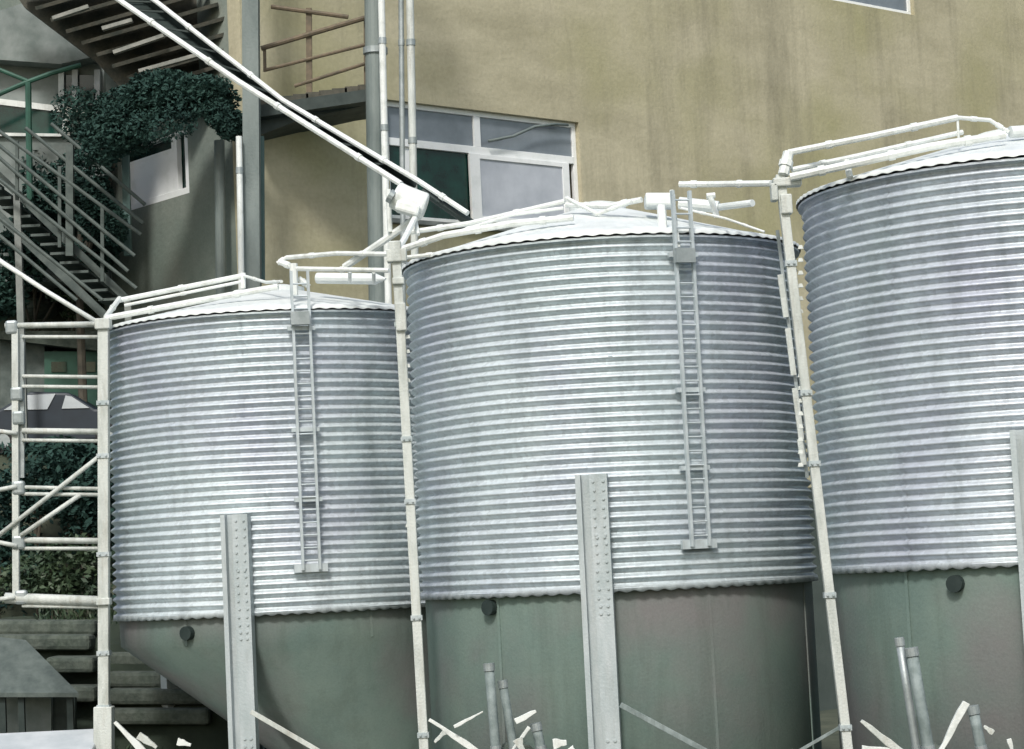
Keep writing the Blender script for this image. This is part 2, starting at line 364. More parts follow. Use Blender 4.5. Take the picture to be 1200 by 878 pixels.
# ---------------------------------------------------------------- silos
R = 2.0
def silo(cx, cy, zb, zt, nrib, label, seams, leg_px, lad, idx, port, R=2.0, skirt=.34, rh=.47, ecc=0):
    T = empty('grain_silo', (cx, cy, 0), label, 'silo', 'corrugated silos in a row')
    c = Vector((cx, cy, 0)); tiers = sorted(seams)
    amp = .0235; pitch = (zt-zb)/nrib; prof = []; N = nrib*8; rr = random.Random(idx)
    for i in range(N+1):
        z = zb+(zt-zb)*i/N
        k = sum(z > s+.001 for s in tiers)
        prof.append((R - .009*k + amp*(math.cos(2*PI*i/8)), z))
    dents = [(rr.uniform(0, 2*PI), rr.uniform(zb, zt), rr.uniform(.12, .5), rr.uniform(-.02, .014)) for _ in range(46)]
    def rf(a, r, z):
        d = 0
        for (da, dz, s, h) in dents:
            dx = (a-da+PI) % (2*PI)-PI; q = (dx*R/s)**2+((z-dz)/(s*.6))**2
            if q < 6: d += h*math.exp(-q)
        d += .0035*math.sin(a*9)*math.sin(z*7+idx)
        return d, .0025*math.sin(a*5+z*3)
    bm_ = MB().lathe(prof, c, 192, rf)
    lev = [zb]+tiers+[zt]
    for k in range(len(lev)-1):
        for j in range(7):
            a = 2*PI*(j+.5*(k % 2))/7+idx
            n_ = Vector((math.cos(a), math.sin(a), 0)); t_ = Vector((-n_.y, n_.x, 0)); pr2 = []
            for i, (r_, z) in enumerate(prof):              # overlapping sheet edge following the ribs
                if lev[k] < z < lev[k+1]: pr2.append((r_+rf(a, r_, z)[0]+.006, z+rf(a, r_, z)[1]))
            vs = []
            for (r_, z) in pr2: vs += [c+n_*r_-t_*.022+Z*z, c+n_*(r_+.001)+t_*.022+Z*z]
            bm_.add(vs, [(2*i, 2*i+1, 2*i+3, 2*i+2) for i in range(len(pr2)-1)])
    bm_.build('body', GALV, T, smooth=True)
    # roof: radially corrugated cone whose eave shows as scallops
    nr = 90
    def wav(a, r, z): return 0, .0055*math.cos(a*nr)*max(0, (r-1.2)/.86)
    pr = [(.22, zt+rh), (.8, zt+.045+(rh-.045)*.69), (1.4, zt+.045+(rh-.045)*.36), (1.75, zt+.045+(rh-.045)*.165), (R+.05, zt+.045), (R+.052, zt+.015)]
    rf_ = MB().lathe(pr, c, nr*8, wav).build('roof', ROOF, T, smooth=True)
    MB().lathe([(.30, zt+rh-.03), (.30, zt+rh+.03), (.12, zt+rh+.07), (.001, zt+rh+.075)], c, 32).build('cap', ROOF, rf_, smooth=False)
    MB().lathe([(R-.03, zt-.02), (R+.035, zt-.02), (R+.035, zt+.0), (R-.03, zt+.0)], c, 128).build('top_angle', GALV, T)
    # bottom flange with a wavy lower edge
    def wb_(a, r, z): return 0, (.009*math.cos(a*nr) if z < zb-.01 else 0)
    MB().lathe([(R+.02, zb+.02), (R+.028, zb-.035), (R-.02, zb-.036)], c, nr*8, wb_).build('bottom_flange', GALV, T, smooth=True)
    # hopper with its inspection port
    az = math.atan2(-cy, -cx)
    hp = [(R-.045, zb), (R-.045, zb-skirt), (R-.06, zb-skirt-.02), (.28, zb-2.15), (.28, zb-2.25), (.001, zb-2.25)]
    hm = MB()
    if ecc: hp = [(R-.045, zb), (R-.045, zb-.34), (.88, zb-1.92), (.88, zb-2.1), (.001, zb-2.1)]
    hm.lathe(hp, c, 96, lambda a, r, z: (.008*math.sin(a*7+z*4), 0))
    if ecc:
        for i, v in enumerate(hm.v):
            t = min(1, max(0, (zb-.34-v[2])/1.58)); hm.v[i] = (v[0]+ecc*t, v[1], v[2])
    hop = hm.build('hopper', HOP, T, smooth=False)
    for p in hop.data.polygons: p.use_smooth = True
    for sa in ((az+.45), (az-.62), az+1.2):
        n_ = Vector((math.cos(sa), math.sin(sa), 0)); MB().frame(c+n_*(R-.042)+Z*(zb-skirt/2), Vector((-n_.y, n_.x, 0)), n_, Z, .03, .012, min(skirt, 9)-.03).build('weld_seam', HOP, hop)
    px_, py_ = port
    best = None
    for k in range(-60, 61):
        a = az+k*.02; p = c+Vector(((R-.045)*math.cos(a), (R-.045)*math.sin(a), 0)); q = at(px_, py_, p.y)
        e = abs(q.x-p.x)
        if best is None or e < best[0]: best = (e, a, q.z)
    a = best[1]; n_ = Vector((math.cos(a), math.sin(a), 0)); p = c+n_*(R-.06)+Z*best[2]
    MB().tube([p, p+n_*.09], .075, 16).build('port', DARK, hop)
    # front channel leg
    def surf(x, y, rad=R):
        best = None
        for k in range(-150, 151):
            a = az+k*.01; p = c+Vector((rad*math.cos(a), rad*math.sin(a), 0)); q = at(x, y, p.y); e = abs(q.x-p.x)
            if best is None or e < best[0]: best = (e, a, q.z)
        return best[1], best[2]
    def leg(a, ztop, mirror=False):
        n_ = Vector((math.cos(a), math.sin(a), 0)); t_ = Vector((-n_.y, n_.x, 0))
        if t_.x < 0: t_ = -t_
        mb = MB(); z0 = 0; zc = (ztop+z0)/2; h = ztop-z0
        def bb(u0, u1, n0, n1, za=z0, zb2=ztop):
            mb.frame(c+n_*(R+(n0+n1)/2)+t_*((u0+u1)/2)+Z*((za+zb2)/2), t_, n_, Z, u1-u0, n1-n0, zb2-za)
        bb(-.155, -.105, .02, .13); bb(-.105, -.02, .02, .045); bb(-.02, .15, .02, .145)
        q = MB()
        for i in range(14):
            z = ztop-.07-i*.085
            for u in (.02, .11):
                pc = c+n_*(R+.145)+t_*(u+rr.uniform(-.006, .006))+Z*z; mb.tube([pc, pc+n_*.012], .013, 6)
        for z in (ztop-.6, ztop-1.25, ztop-1.32, .9, .82):
            for u in (.03, .1):
                pc = c+n_*(R+.145)+t_*u+Z*z; mb.tube([pc, pc+n_*.012], .015, 6)
        L = mb.build('leg', LEGM, T)
        q.frame(c+n_*(R+.08)+Z*.012, t_, n_, Z, .5, .35, .024); q.build('base_plate', DULLST, L)
    if leg_px:
        a, zl = surf(*leg_px, rad=R+.1); leg(a, zl)
        for k in (1, 2): leg(a+k*2*PI/3, zl)
    # ladder
    if lad:
        x0, y0, x1, y1 = lad
        a, _ = surf((x0+x1)/2, (y0+y1)/2, R+.08); ztop = zt+.42; zbot = surf(x1, y1, R+.08)[1]
        n_ = Vector((math.cos(a), math.sin(a), 0)); t_ = Vector((-n_.y, n_.x, 0))
        la = MB()
        la.frame(c+n_*(R+.05)+Z*(zbot+.75), t_, n_, Z, .2, .03, .04)
        for s_ in (-.09, .09): la.frame(c+n_*(R+.085)+t_*s_+Z*((ztop+zbot)/2), t_, n_, Z, .028, .045, ztop-zbot)
        la = la.build('ladder', LADM, T)
        z = zbot+.1
        while z < ztop-.05:
            p = c+n_*(R+.085)+Z*z; MB().tube([p-t_*.09, p+t_*.09], .010, 6).build('rung', LADM, la); z += .135
        for z in (zbot+.02, zbot+.75, zbot+1.5, zt-.2):
            MB().frame(c+n_*(R+.05)+Z*z, t_, n_, Z, .30 if z > zbot+.1 else .36, .05, .045 if z > zbot+.1 else .085).build('bracket', LADM, la)
        bx = MB().frame(c+n_*(R+.13)+t_*(-.02)+Z*(zt-.22 if idx == 2 else zt-.1), t_, n_, Z, .2, .08, .14).build('junction_box', DULLST, la)
    return T
E0 = EYE
def lvl(x, y, Y): return at(x, y, Y).z
S1 = silo(-2.675, 25.735, -.382+E0, 2.831+E0, 33, 'leftmost corrugated silo, smallest in view, beside the open pipe frame', [lvl(275, 602, 23.8), lvl(275, 490, 23.8)], (275, 603), (352, 330, 364, 668), 1, (222, 742), ecc=.98)
S2 = silo(.99, 23.243, -.28+E0, 3.091+E0, 35, 'middle corrugated silo in front of the large white framed window', [lvl(690, 553, 21.2), lvl(690, 420, 21.2)], (692, 556), (795, 240, 824, 640), 2, (575, 712), 2.05, 1.9, .6)
S3 = silo(4.867, 21.057, -.195+E0, 3.294+E0, 36, 'rightmost corrugated silo, largest in view and cut off by the photo edge', [lvl(1190, 504, 19.1), lvl(1190, 350, 19.1)], (1204, 503), None, 3, (1120, 684), 2.0, 1.8, .55)

# silo roof fittings: rails, hatches, spouts
def rods(parent, name, lst, m=WHITE, n=8):
    for pts, r in lst:
        P_ = [at(*p) for p in pts]; mb = MB().tube(P_, r, n)
        if name in ('handrail', 'edge_rail'):
            for i in range(len(P_)-1):
                L_ = (P_[i+1]-P_[i]).length; d = (P_[i+1]-P_[i]).normalized(); k = max(1, int(L_/1.1))
                for j in range(k):
                    q = P_[i]+d*L_*(j+.5)/k; mb.tube([q-d*.03, q+d*.03], r*1.28, n)
        mb.build(name, m, parent)
rods(S1, 'handrail', [([(124, 373, 24.7), (230, 353, 24.4), (326, 336, 24.3)], .035), ([(140, 352, 25.6), (285, 323, 25.4)], .03), ([(146, 358, 25.6), (284, 330, 25.4)], .018),
    ([(124, 372, 24.7), (140, 350, 25.6)], .03), ([(285, 323, 25.4), (312, 331, 24.8), (330, 330, 24.3)], .018),
    ([(325, 309, 24.2), (336, 302, 24.2), (395, 297, 23.8), (455, 298, 23.3)], .026), ([(348, 315, 24.0), (456, 317, 23.3)], .026), ([(327, 307, 24.2), (346, 314, 24.1)], .03), ([(350, 326, 24.2), (362, 336, 24.2)], .03)])
rods(S1, 'spout', [([(372, 326, 24.6), (440, 327, 24.3)], .062)], ROOF, 12)
rods(S1, 'stanchion', [([(344, 309, 24.1), (345, 346, 24.1)], .045), ([(410, 318, 24.0), (410, 331, 24.3)], .02), ([(438, 319, 24.0), (438, 331, 24.2)], .02), ([(285, 320, 25.4), (285, 338, 25.4)], .03)])
MB().tube([at(440, 327, 24.3), at(452, 327, 24.2)], .062, 12, r2=.012).build('spout_tip', ROOF, S1)
rods(S2, 'handrail', [([(472, 292, 22.2), (520, 276, 22.0), (600, 262, 21.9), (672, 255, 21.8)], .035), ([(476, 302, 22.2), (530, 296, 22.0), (560, 286, 22)], .022), ([(482, 272, 23.2), (550, 262, 23), (662, 236, 22.6)], .028), ([(500, 283, 23), (600, 252, 22.6), (660, 244, 22.6)], .018),
    ([(664, 232, 22.6), (700, 251, 22.2), (740, 236, 22.0)], .02), ([(664, 240, 22.6), (712, 242, 22.2), (752, 234, 22.0)], .03),
    ([(796, 216, 21.6), (830, 216, 21.5), (904, 215, 20.8)], .03), ([(798, 244, 21.6), (850, 256, 21.4), (896, 272, 21.2)], .012)])
rods(S2, 'spout', [([(796, 238, 22.0), (842, 243, 21.9)], .062), ([(842, 243, 21.9), (882, 238, 21.5)], .035)], ROOF, 12)
MB().frame(at(773, 236, 22.1), Vector((1, 0, -.05)).normalized(), Vector((0, 1, 0)), Z, .30, .3, .13).build('hatch', ROOF, S2, bevel=.02)
rods(S2, 'stanchion', [([(787, 223, 21.3), (795, 290, 21.25)], .022), ([(775, 242, 21.5), (778, 284, 21.35)], .045), ([(832, 230, 21.7), (840, 254, 21.7)], .03), ([(828, 230, 21.7), (838, 229, 21.7)], .03)])
rods(S3, 'handrail', [([(924, 179, 20.0), (1020, 160, 19.8), (1122, 138, 19.9)], .03), ([(928, 199, 20.0), (1000, 184, 20.2), (1128, 155, 20.5)], .024), ([(926, 208, 19.9), (1000, 192, 19.8), (1090, 172, 19.7), (1178, 158, 19.7)], .038),
    ([(1122, 138, 19.9), (1160, 141, 20.0), (1182, 155, 20)], .02), ([(924, 179, 20), (918, 205, 19.95)], .05)])
rods(S3, 'spout', [([(1184, 155, 20.0), (1290, 148, 20.2)], .055)], ROOF, 12)
rods(S3, 'stanchion', [([(992, 188, 19.95), (996, 208, 19.9)], .03), ([(1122, 138, 19.9), (1124, 172, 19.9)], .012)])

# ---------------------------------------------------------------- tall posts between the silos
def tall_post(top, bot, Y, wd, label, plates, braces=()):
    a = at(*top, Y); b = at(*bot, Y); d = (a-b)/(a.z-b.z); foot = b-d*b.z
    o = empty('steel_post', foot, label, 'post', 'tall posts beside the silos')
    MB().bar(foot, a, wd, wd).build('shaft', POST, o, bevel=.008)
    MB().bar(foot, foot+d*.02, wd*2.4, wd*2.4).build('base_plate', DULLST, o)
    for (x, y, w_, h_) in plates:
        q = at(x, y, Y-.01); MB().frame(q, Vector((1, 0, 0)), Vector((0, 1, 0)), Z, w_, wd+.05, h_).build('bracket', POST, o, bevel=.012)
    for k in range(1, 6):
        q = foot+(a-foot)*(k/6+.03*((k*7+int(top[0])) % 3)); cb = MB().frame(q, Vector((1, 0, 0)), Vector((0, 1, 0)), Z, wd+.022, wd+.022, .05)
        for sx in (-.3, .3): cb.tube([q+Vector((sx*wd, -wd/2-.01, 0)), q+Vector((sx*wd, -wd/2-.028, 0))], .011, 6)
        cb.build('collar', LEGM, o)
    for (x, y) in braces:
        q = at(x, y, Y); MB().frame(q+Vector((wd*.55, 0, 0)), Vector((1, 0, 0)), Vector((0, 1, 0)), Z, .05, .03, .035, .6).build('lug', POST, o)
    return o
PA = tall_post((121.5, 376), (122, 878), 24.6, .118, 'leftmost tall white post, by the open pipe frame', [(121, 380, .17, .12), (122, 705, .15, .08)], [])
MB().bar(at(122, 828, 24.58), at(122, 900, 24.58), .20, .2).build('sleeve', POST, PA, bevel=.01)
tall_post((464, 288), (497, 878), 22.0, .092, 'middle tall white post, between the leftmost and the middle silo', [(465, 300, .20, .13), (463, 289, .12, .1), (467, 330, .12, .07), (470, 372, .105, .28)], [(472, 395+i*17) for i in range(14)])
tall_post((914, 205), (993.5, 878), 20.0, .085, 'rightmost tall white post, between the middle and the rightmost silo', [(922, 214, .26, .08), (907, 226, .06, .16), (921, 240, .105, .18)], [(932, 290+i*15) for i in range(18)])
# gauge conduit left of right post
o = empty('level_gauge_tube', at(905, 260, 21.0), 'narrow grey gauge tube strapped just left of the rightmost post', 'pipe')
for p, q in (((914, 322), (921, 372)), ((923, 385), (930, 440)), ((931, 455), (939, 515)), ((937, 515), (942, 545))):
    MB().bar(at(*p, 20.35), at(*q, 20.35), .05, .04).build('tube', POST, o)
MB().bar(at(911, 270, 20.4), at(946, 560, 20.4), .03, .03).build('rail', DULLST, o)

# ---------------------------------------------------------------- open pipe frame at left
F = empty('pipe_frame', at(19, 700, 24.6), 'open frame of white pipes with paired rungs left of the leftmost silo', 'frame')
YF = 24.62
MB().bar(at(18, 386, YF), at(19, 700, YF), .07, .07).build('upright', POST, F)
MB().bar(at(26, 392, YF+.05), at(26, 560, YF+.05), .05, .05).build('upright', DULLST, F)
for y0, y1 in ((382, 380), (395, 395), (441, 442), (453, 454), (505, 506), (516, 517), (571, 573), (579, 580), (633, 634), (643, 643), (701, 705), (710, 712)):
    th = .05 if y0 in (382, 505, 633) else (.09 if y0 == 701 else .032)
    x0 = 6 if y0 in (382, 701) else 26
    MB().tube([at(x0, y0, YF), at(118, y1, YF)], th/1.5, 8).build('rung', POST, F, smooth=True)
for p, q in (((-6, 631), (119, 533)), ((24, 628), (94, 580)), ((-5, 575), (20, 570)), ((-5, 635), (20, 640)), ((-5, 505), (20, 508)), ((-5, 703), (18, 700))):
    MB().tube([at(*p, YF-.05), at(*q, YF-.05)], .026, 8).build('brace', POST, F, smooth=True)
for x, y in ((20, 462), (22, 490), (14, 384), (25, 700), (22, 572), (22, 636)):
    MB().frame(at(x, y, YF), Vector((1, 0, 0)), Vector((0, 1, 0)), Z, .14, .1, .16).build('clamp', DULLST, F, bevel=.03)
o = MB().tube([at(-12, 298, 24.9), at(55, 342, 24.8), at(119, 381, 24.7)], .028, 8).build('guy_pole', WHITE, smooth=True)
tag(o, 'thin white pole slanting down to the top of the leftmost tall post', 'pole')

# ---------------------------------------------------------------- inclined auger
A = empty('inclined_conveyor', at(485, 240, 23.6), 'long inclined trough with two white edges crossing the upper left', 'conveyor')
def L1(x, y, Y=24.0): return at(x, y, Y)
lo = [(105, -25, 26.6), (145, 4, 26.2), (280, 96, 25.0), (470, 216, 23.6)]
hi_ = [(150, -22, 26.6), (187, 5, 26.2), (332, 118, 24.8), (490, 212, 23.6), (548, 250, 23.2)]
rods(A, 'edge_rail', [(lo, .034)], WHITE); rods(A, 'edge_rail', [(hi_, .030)], WHITE)
mb = MB(); n = 14
fr = []
def lerp(L, t):
    s = t*(len(L)-1); i = min(int(s), len(L)-2); f = s-i
    return at(*[L[i][k]+(L[i+1][k]-L[i][k])*f for k in range(3)])
h4 = hi_[:4]
for i in range(n+1):
    t = i/n; a = lerp(lo, t); b = lerp(h4, t); m_ = (a+b)/2+Vector((0, .22, .0))
    fr += [a, (a*.8+b*.2)+Vector((0, .2, -.03)), (a*.2+b*.8)+Vector((0, .2, -.03)), b]
fs = []
for i in range(n):
    for k in range(3): fs.append((i*4+k, i*4+k+1, i*4+k+5, i*4+k+4))
tr = mb.add(fr, fs).build('trough', DARK, A); tr.modifiers.new('solid', 'SOLIDIFY').thickness = .012
for i in range(1, n):
    a = lerp(lo, i/n); b = lerp(h4, i/n); MB().bar(a+Vector((0, .06, 0)), b+Vector((0, .06, 0)), .03, .02).build('cross_tie', DARK, A)
MB().tube([at(497, 224, 23.6), at(552, 262, 23.3)], .05, 10).build('end_tube', DARK, A)
# drive unit at its lower end
M_ = empty('drive_unit', at(480, 240, 23.5), 'white rounded motor head where the inclined trough meets the posts', 'motor')
mb = MB().tube([at(462, 228, 23.3), at(472, 233, 23.3), at(490, 240, 23.3), at(499, 243, 23.3)], .15, 18); mb.build('housing', WHITE, M_, bevel=.03)
MB().frame(at(478, 245, 23.15), Vector((.9, 0, -.3)).normalized(), Vector((0, 1, 0)), Vector((.3, 0, .9)).normalized(), .26, .2, .12).build('gearbox', WHITE, M_, bevel=.03)
MB().tube([at(461, 232, 23.2), at(456, 229, 23.2)], .075, 14).build('fan_cover', DULLST, M_)
rods(M_, 'strut', [([(490, 254, 23.3), (447, 284, 23.5), (404, 313, 23.8)], .042), ([(486, 256, 23.1), (474, 280, 22.6), (464, 296, 22.1)], .032), ([(455, 222, 23.4), (457, 272, 23.4)], .028), ([(487, 258, 23.2), (490, 275, 23.0)], .02)])

# ---------------------------------------------------------------- foliage helpers
def leaves(mb, c, rad, n, size, rr):
    for _ in range(n):
        while True:
            v = Vector((rr.uniform(-1, 1), rr.uniform(-1, 1), rr.uniform(-1, 1)))
            if .2 < v.length < 1: break
        v = v*(v.length**-.35)
        if v.length > 1.05: v.normalize()
        p = Vector(c)+Vector((v.x*rad[0], v.y*rad[1], v.z*rad[2]))
        a = Vector((rr.gauss(0, 1), rr.gauss(0, 1), rr.gauss(0, .7))).normalized(); b = a.cross(Vector((rr.gauss(0, 1), rr.gauss(0, 1), rr.gauss(0, 1)))).normalized()
        s = size*rr.uniform(.6, 1.4)
        mb.add([p-a*s, p+b*s*.45, p+a*s, p-b*s*.45], [(0, 1, 2, 3)])
def plant(name, loc, clumps, n, size, label, cat, group=None, m=LEAF, trunk=None, seed=1):
    rr = random.Random(seed); o = empty(name, loc, label, cat, group); mb = MB()
    for c, rad in clumps:
        for _ in range(5):
            cc = Vector(c)+Vector((rr.uniform(-.6, .6)*rad[0], rr.uniform(-.6, .6)*rad[1], rr.uniform(-.6, .6)*rad[2]))
            leaves(mb, cc, [r*.5 for r in rad], n//5, size, rr)
    mb.build('crown' if trunk else 'foliage', m, o)
    t = MB(); L = Vector(loc)
    for c, rad in clumps:
        if trunk and c[0] > at(150, 130, 29).x: continue
        t.tube([L, Vector((L.x, L.y, (L.z*.35+c[2]*.65))), Vector((L.x*.5+c[0]*.5, L.y, c[2]-.12)), Vector(c)], trunk or .03, 7, r2=.012)
    t.build('trunk' if trunk else 'stem', BARK, o)
    return o
def G(x, y, Y):
    p = at(x, y, Y); return Vector((p.x, p.y, hz(p.x, p.y)))
# evergreen tree hanging over the side wall
plant('evergreen_tree', G(95, 400, 30.9), [(at(225, 130, 28.7), (1.0, .4, .44)), (at(165, 138, 28.9), (.8, .4, .42)), (at(205, 112, 28.8), (.8, .35, .34)), (at(140, 165, 28.9), (.6, .35, .4)), (at(110, 170, 30.3), (.7, .5, .8)), (at(262, 128, 28.7), (.42, .4, .42)), (at(120, 250, 30.4), (.35, .3, .6))], 5000, .034,
      'dark evergreen tree with its crown across the shaded side wall', 'tree', trunk=.07, seed=5)
plant('shrub', G(40, 330, 32.2), [(at(30, 210, 31.6), (.6, .4, .6)), (at(70, 270, 31.2), (.6, .4, .5)), (at(20, 290, 31.2), (.6, .4, .6)), (at(110, 300, 31.2), (.45, .4, .5)), (at(0, 340, 31.2), (.6, .4, .4)), (at(60, 230, 31.0), (.6, .3, .5))], 2200, .05, 'bushy dark shrub behind the slanting metal stairs', 'shrub', 'dark shrubs on the hillside', seed=6)
for i, (x, y, Y, rx, rz, lab) in enumerate(((40, 560, 29.0, .65, .5, 'low shrub behind the middle rungs of the pipe frame'), (95, 590, 29.0, .5, .5, 'dark shrub behind the frame, close to the leftmost post'), (60, 665, 28.2, .8, .4, 'wide dark shrub behind the lowest bay of the pipe frame'),
        (-5, 610, 28.8, .5, .7, 'dark shrub cut by the left photo edge'), (75, 525, 29.6, .6, .25, 'low shrub directly below the parked car'), (80, 345, 32.2, .35, .18, 'small green shrub growing among the boulders'))):
    c = at(x, y, Y); plant('shrub', G(x, y, Y), [(c, (rx, .4, rz)), (c+Vector((.2, .1, -.2)), (rx, .4, rz))], 1300 if rx > .4 else 500, .05, lab, 'shrub', 'dark shrubs on the hillside', m=LEAF2 if i in (2, 5) else LEAF, seed=20+i)
# creeping ground cover on the slope: uncountable
rr = random.Random(9); mb = MB()
for _ in range(16000):
    x = rr.uniform(-13, -4.7); y = rr.uniform(28.2, 32.4); z = hz(x, y); p = Vector((x, y, z+rr.uniform(0, .12)))
    a = Vector((rr.gauss(0, 1), rr.gauss(0, 1), rr.gauss(0, 1))).normalized(); b = a.cross(Vector((rr.gauss(0, 1), rr.gauss(0, 1), rr.gauss(0, 1)))).normalized(); s = rr.uniform(.03, .08)
    mb.add([p-a*s, p+b*s*.4, p+a*s, p-b*s*.4], [(0, 1, 2, 3)])
tag(mb.build('ground_cover', LEAF), 'low dark green growth covering the slope behind the pipe frame', 'ground cover', kind='stuff')

# ---------------------------------------------------------------- boulders
bl = [(10, 350, 32.9, .45, .22, 'grey boulder at the left photo edge under the metal stairs'), (50, 330, 33.0, .38, .2, 'pale boulder, highest of the boulder row'), (96, 352, 32.8, .42, .22, 'mossy boulder nearest the top of the leftmost post'),
      (45, 362, 32.6, .3, .16, 'small round bluish boulder under the pale one'), (128, 372, 32.6, .3, .2, 'boulder half hidden behind the leftmost post top')]
for i, (x, y, Y, a_, c_, lab) in enumerate(bl):
    o = MB().blob(at(x, y, Y), (a_, .3, c_), .13, 14, 9, i+40).build('boulder', STONE, smooth=True); tag(o, lab, 'boulder', 'boulders on the terrace bank')
# stacked stone slabs bottom left
for i, (x0, x1, y, Y, lab) in enumerate(((-30, 118, 735, 28.0, 'uppermost long stone slab, left of the leftmost post'), (-30, 112, 752, 27.7, 'second stone slab from the top, above the low shed roof'), (60, 116, 778, 27.3, 'short rounded slab right of the low shed roof'),
        (132, 200, 772, 27.8, 'narrow slab right of the leftmost post, highest there'), (130, 230, 795, 27.5, 'slab below the hopper edge of the leftmost silo'), (130, 245, 815, 27.2, 'rough slab above the pale offcuts'), (128, 250, 838, 27.0, 'lowest rough slab beside the front leg of the leftmost silo'), (60, 118, 812, 27.0, 'slab between shed and the leftmost post'))):
    a = at(x0, y, Y); b = at(x1, y, Y); mb = MB(); n = 9
    for k in range(n):
        p = a.lerp(b, (k+.5)/n); pass
    o = MB().frame((a+b)/2, (b-a).normalized(), Vector((0, 1, 0)), Z, (b-a).length, .7, .19).build('stone_slab', STONE, bevel=.05)
    tag(o, lab, 'slab', 'stacked stone slabs')
# support bank under slabs so none hovers
mb = MB(); a = at(-40, 760, 29); b = at(255, 760, 29)
prof = [(26.6, 0), (26.9, 1.0), (27.1, 1.25), (27.4, 1.5), (27.6, 1.85), (27.9, 2.1), (28.3, 2.2), (28.6, 0)]
vs = []; 
for x in [-9+.35*i for i in range(17)]:
    for (y, z) in prof: vs.append((x, y+rr.uniform(-.04, .04), z+rr.uniform(-.05, .05)*(z > 0)))
k = len(prof); fs = [(i*k+j, (i+1)*k+j, (i+1)*k+j+1, i*k+j+1) for i in range(16) for j in range(k-1)]
tag(mb.add(vs, fs).build('bank', SOILG), kind='structure')

mb = MB()
for _ in range(9000):
    x = rr.uniform(-7.2, -3.4); y = rr.uniform(26.6, 28.3); z = .2+2.0*min(1, max(0, (y-26.6)/1.5))
    if math.sin(x*3.1)*math.sin(y*4.3+x) < -.1: continue
    p = Vector((x, y, z+rr.uniform(-.05, .2))); a = Vector((rr.gauss(0, .5), rr.gauss(0, .5), 1)).normalized(); b = a.cross(Vector((rr.gauss(0, 1), rr.gauss(0, 1), 0))).normalized(); s_ = rr.uniform(.02, .07)
    mb.add([p-a*s_, p+b*s_*.25, p+a*s_*1.6, p-b*s_*.25], [(0, 1, 2, 3)])
tag(mb.build('weeds', LEAF2), 'dark weeds growing between the stacked slabs', 'weeds', kind='stuff')

# ---------------------------------------------------------------- sloping metal stairs upper left
Ms = empty('metal_stairs', G(150, 360, 31.4), 'slanting dull metal stairs descending rightwards above the boulders', 'stairs')
YS = 30.0
for p, q, w_ in (((-30, 178), (150, 352), .10), ((-30, 225), (125, 372), .11), ):
    MB().bar(at(*p, YS), at(*q, YS), w_, .06, up=(0, 1, 0)).build('stringer', SHADE, Ms)
for p, q in (((-20, 140), (165, 275)), ((-20, 168), (150, 318)), ((-20, 155), (158, 300)), ((-20, 260), (90, 352)), ((-20, 195), (160, 338)), ((-20, 240), (120, 352)), ((30, 150), (168, 262)), ((60, 145), (170, 240))):
    MB().tube([at(*p, YS-.3), at(*q, YS-.3)], .026, 8).build('rail', SHADE, Ms)
for i in range(15):
    t = (i+.5)/15; p = at(-30+168*t, 200+160*t, YS+.35); MB().box(p, (.26, .75, .035)).build('tread', SHADE, Ms)
for x, y0, y1 in ((20, 165, 235), (70, 195, 290), (82, 170, 300), (120, 240, 330)):
    MB().bar(at(x, y0, YS-.3), at(x, y1, YS-.2), .045 if x != 82 else .1).build('baluster', SHADE, Ms)
MB().bar(at(150, 352, YS), Vector((at(150, 352, YS).x, YS, 4.6)), .09).build('support', CONC, Ms)
MB().bar(at(20, 225, YS), Vector((at(20, 225, YS).x, YS, 4.6)), .09).build('support', CONC, Ms)

# ---------------------------------------------------------------- cabin upper left
YC = 31.5
C_ = empty('hillside_cabin', G(50, 160, YC), 'pale cabin with a white banded window in the upper left corner', 'cabin')
def quad(name, m, pts, Y, th, parent, dy=Vector((0, 1, 0))):
    f_ = [at(x, y, Y) for x, y in pts]; b_ = [p+dy*th for p in f_]; k = len(pts)
    return MB().add(f_+b_, [tuple(range(k)), tuple(range(2*k-1, k-1, -1))]+[(i, i+k, (i+1) % k+k, (i+1) % k) for i in range(k)]).build(name, m, parent)
pb = MB(); p = at(45, 160, YC)
quad('wall', SHADEP, [(-30, 60), (122, 76), (122, 330), (-30, 330)], YC, 1.8, C_)
quad('roof', SHADEP, [(-30, 22), (26, 4), (112, 66), (70, 75), (-30, 68)], YC-.35, 2.4, C_)
cw = quad('window', WHITE, [(-30, 112), (118, 130), (118, 137), (-30, 119)], YC-.06, .05, C_)
quad('glass', GLASSD, [(-30, 119), (118, 137), (118, 158), (-30, 156)], YC-.03, .02, cw)
quad('sill', WHITE, [(-30, 155), (84, 157), (80, 160), (-30, 159)], YC-.07, .05, cw)
quad('mullion', WHITE, [(73, 128), (82, 129), (82, 156), (73, 156)], YC-.08, .04, cw)
quad('window', GLASSD, [(70, 88), (112, 88), (112, 124), (70, 121)], YC-.03, .02, C_)
for x in (72, 88, 114): MB().bar(at(x, 82, YC-.08), at(x, 128, YC-.08), .08, .05).build('window_bar', DULLST if x < 80 else CANVAS, C_)
Gf = empty('green_pipe_rail', at(35, 175, YC-.9), 'bent green pipe rail in front of the cabin window', 'railing')
rods(Gf, 'rail', [([(-30, 125, YC-.8), (0, 110, YC-.8), (30, 97, YC-.8), (60, 86, YC-.8), (95, 76, YC-.8)], .035), ([(-10, 78, YC-.8), (32, 95, YC-.8)], .03)], GREENP)
rods(Gf, 'post', [([(33, 97, YC-.8), (35, 235, YC-.8)], .045)], GREENP)
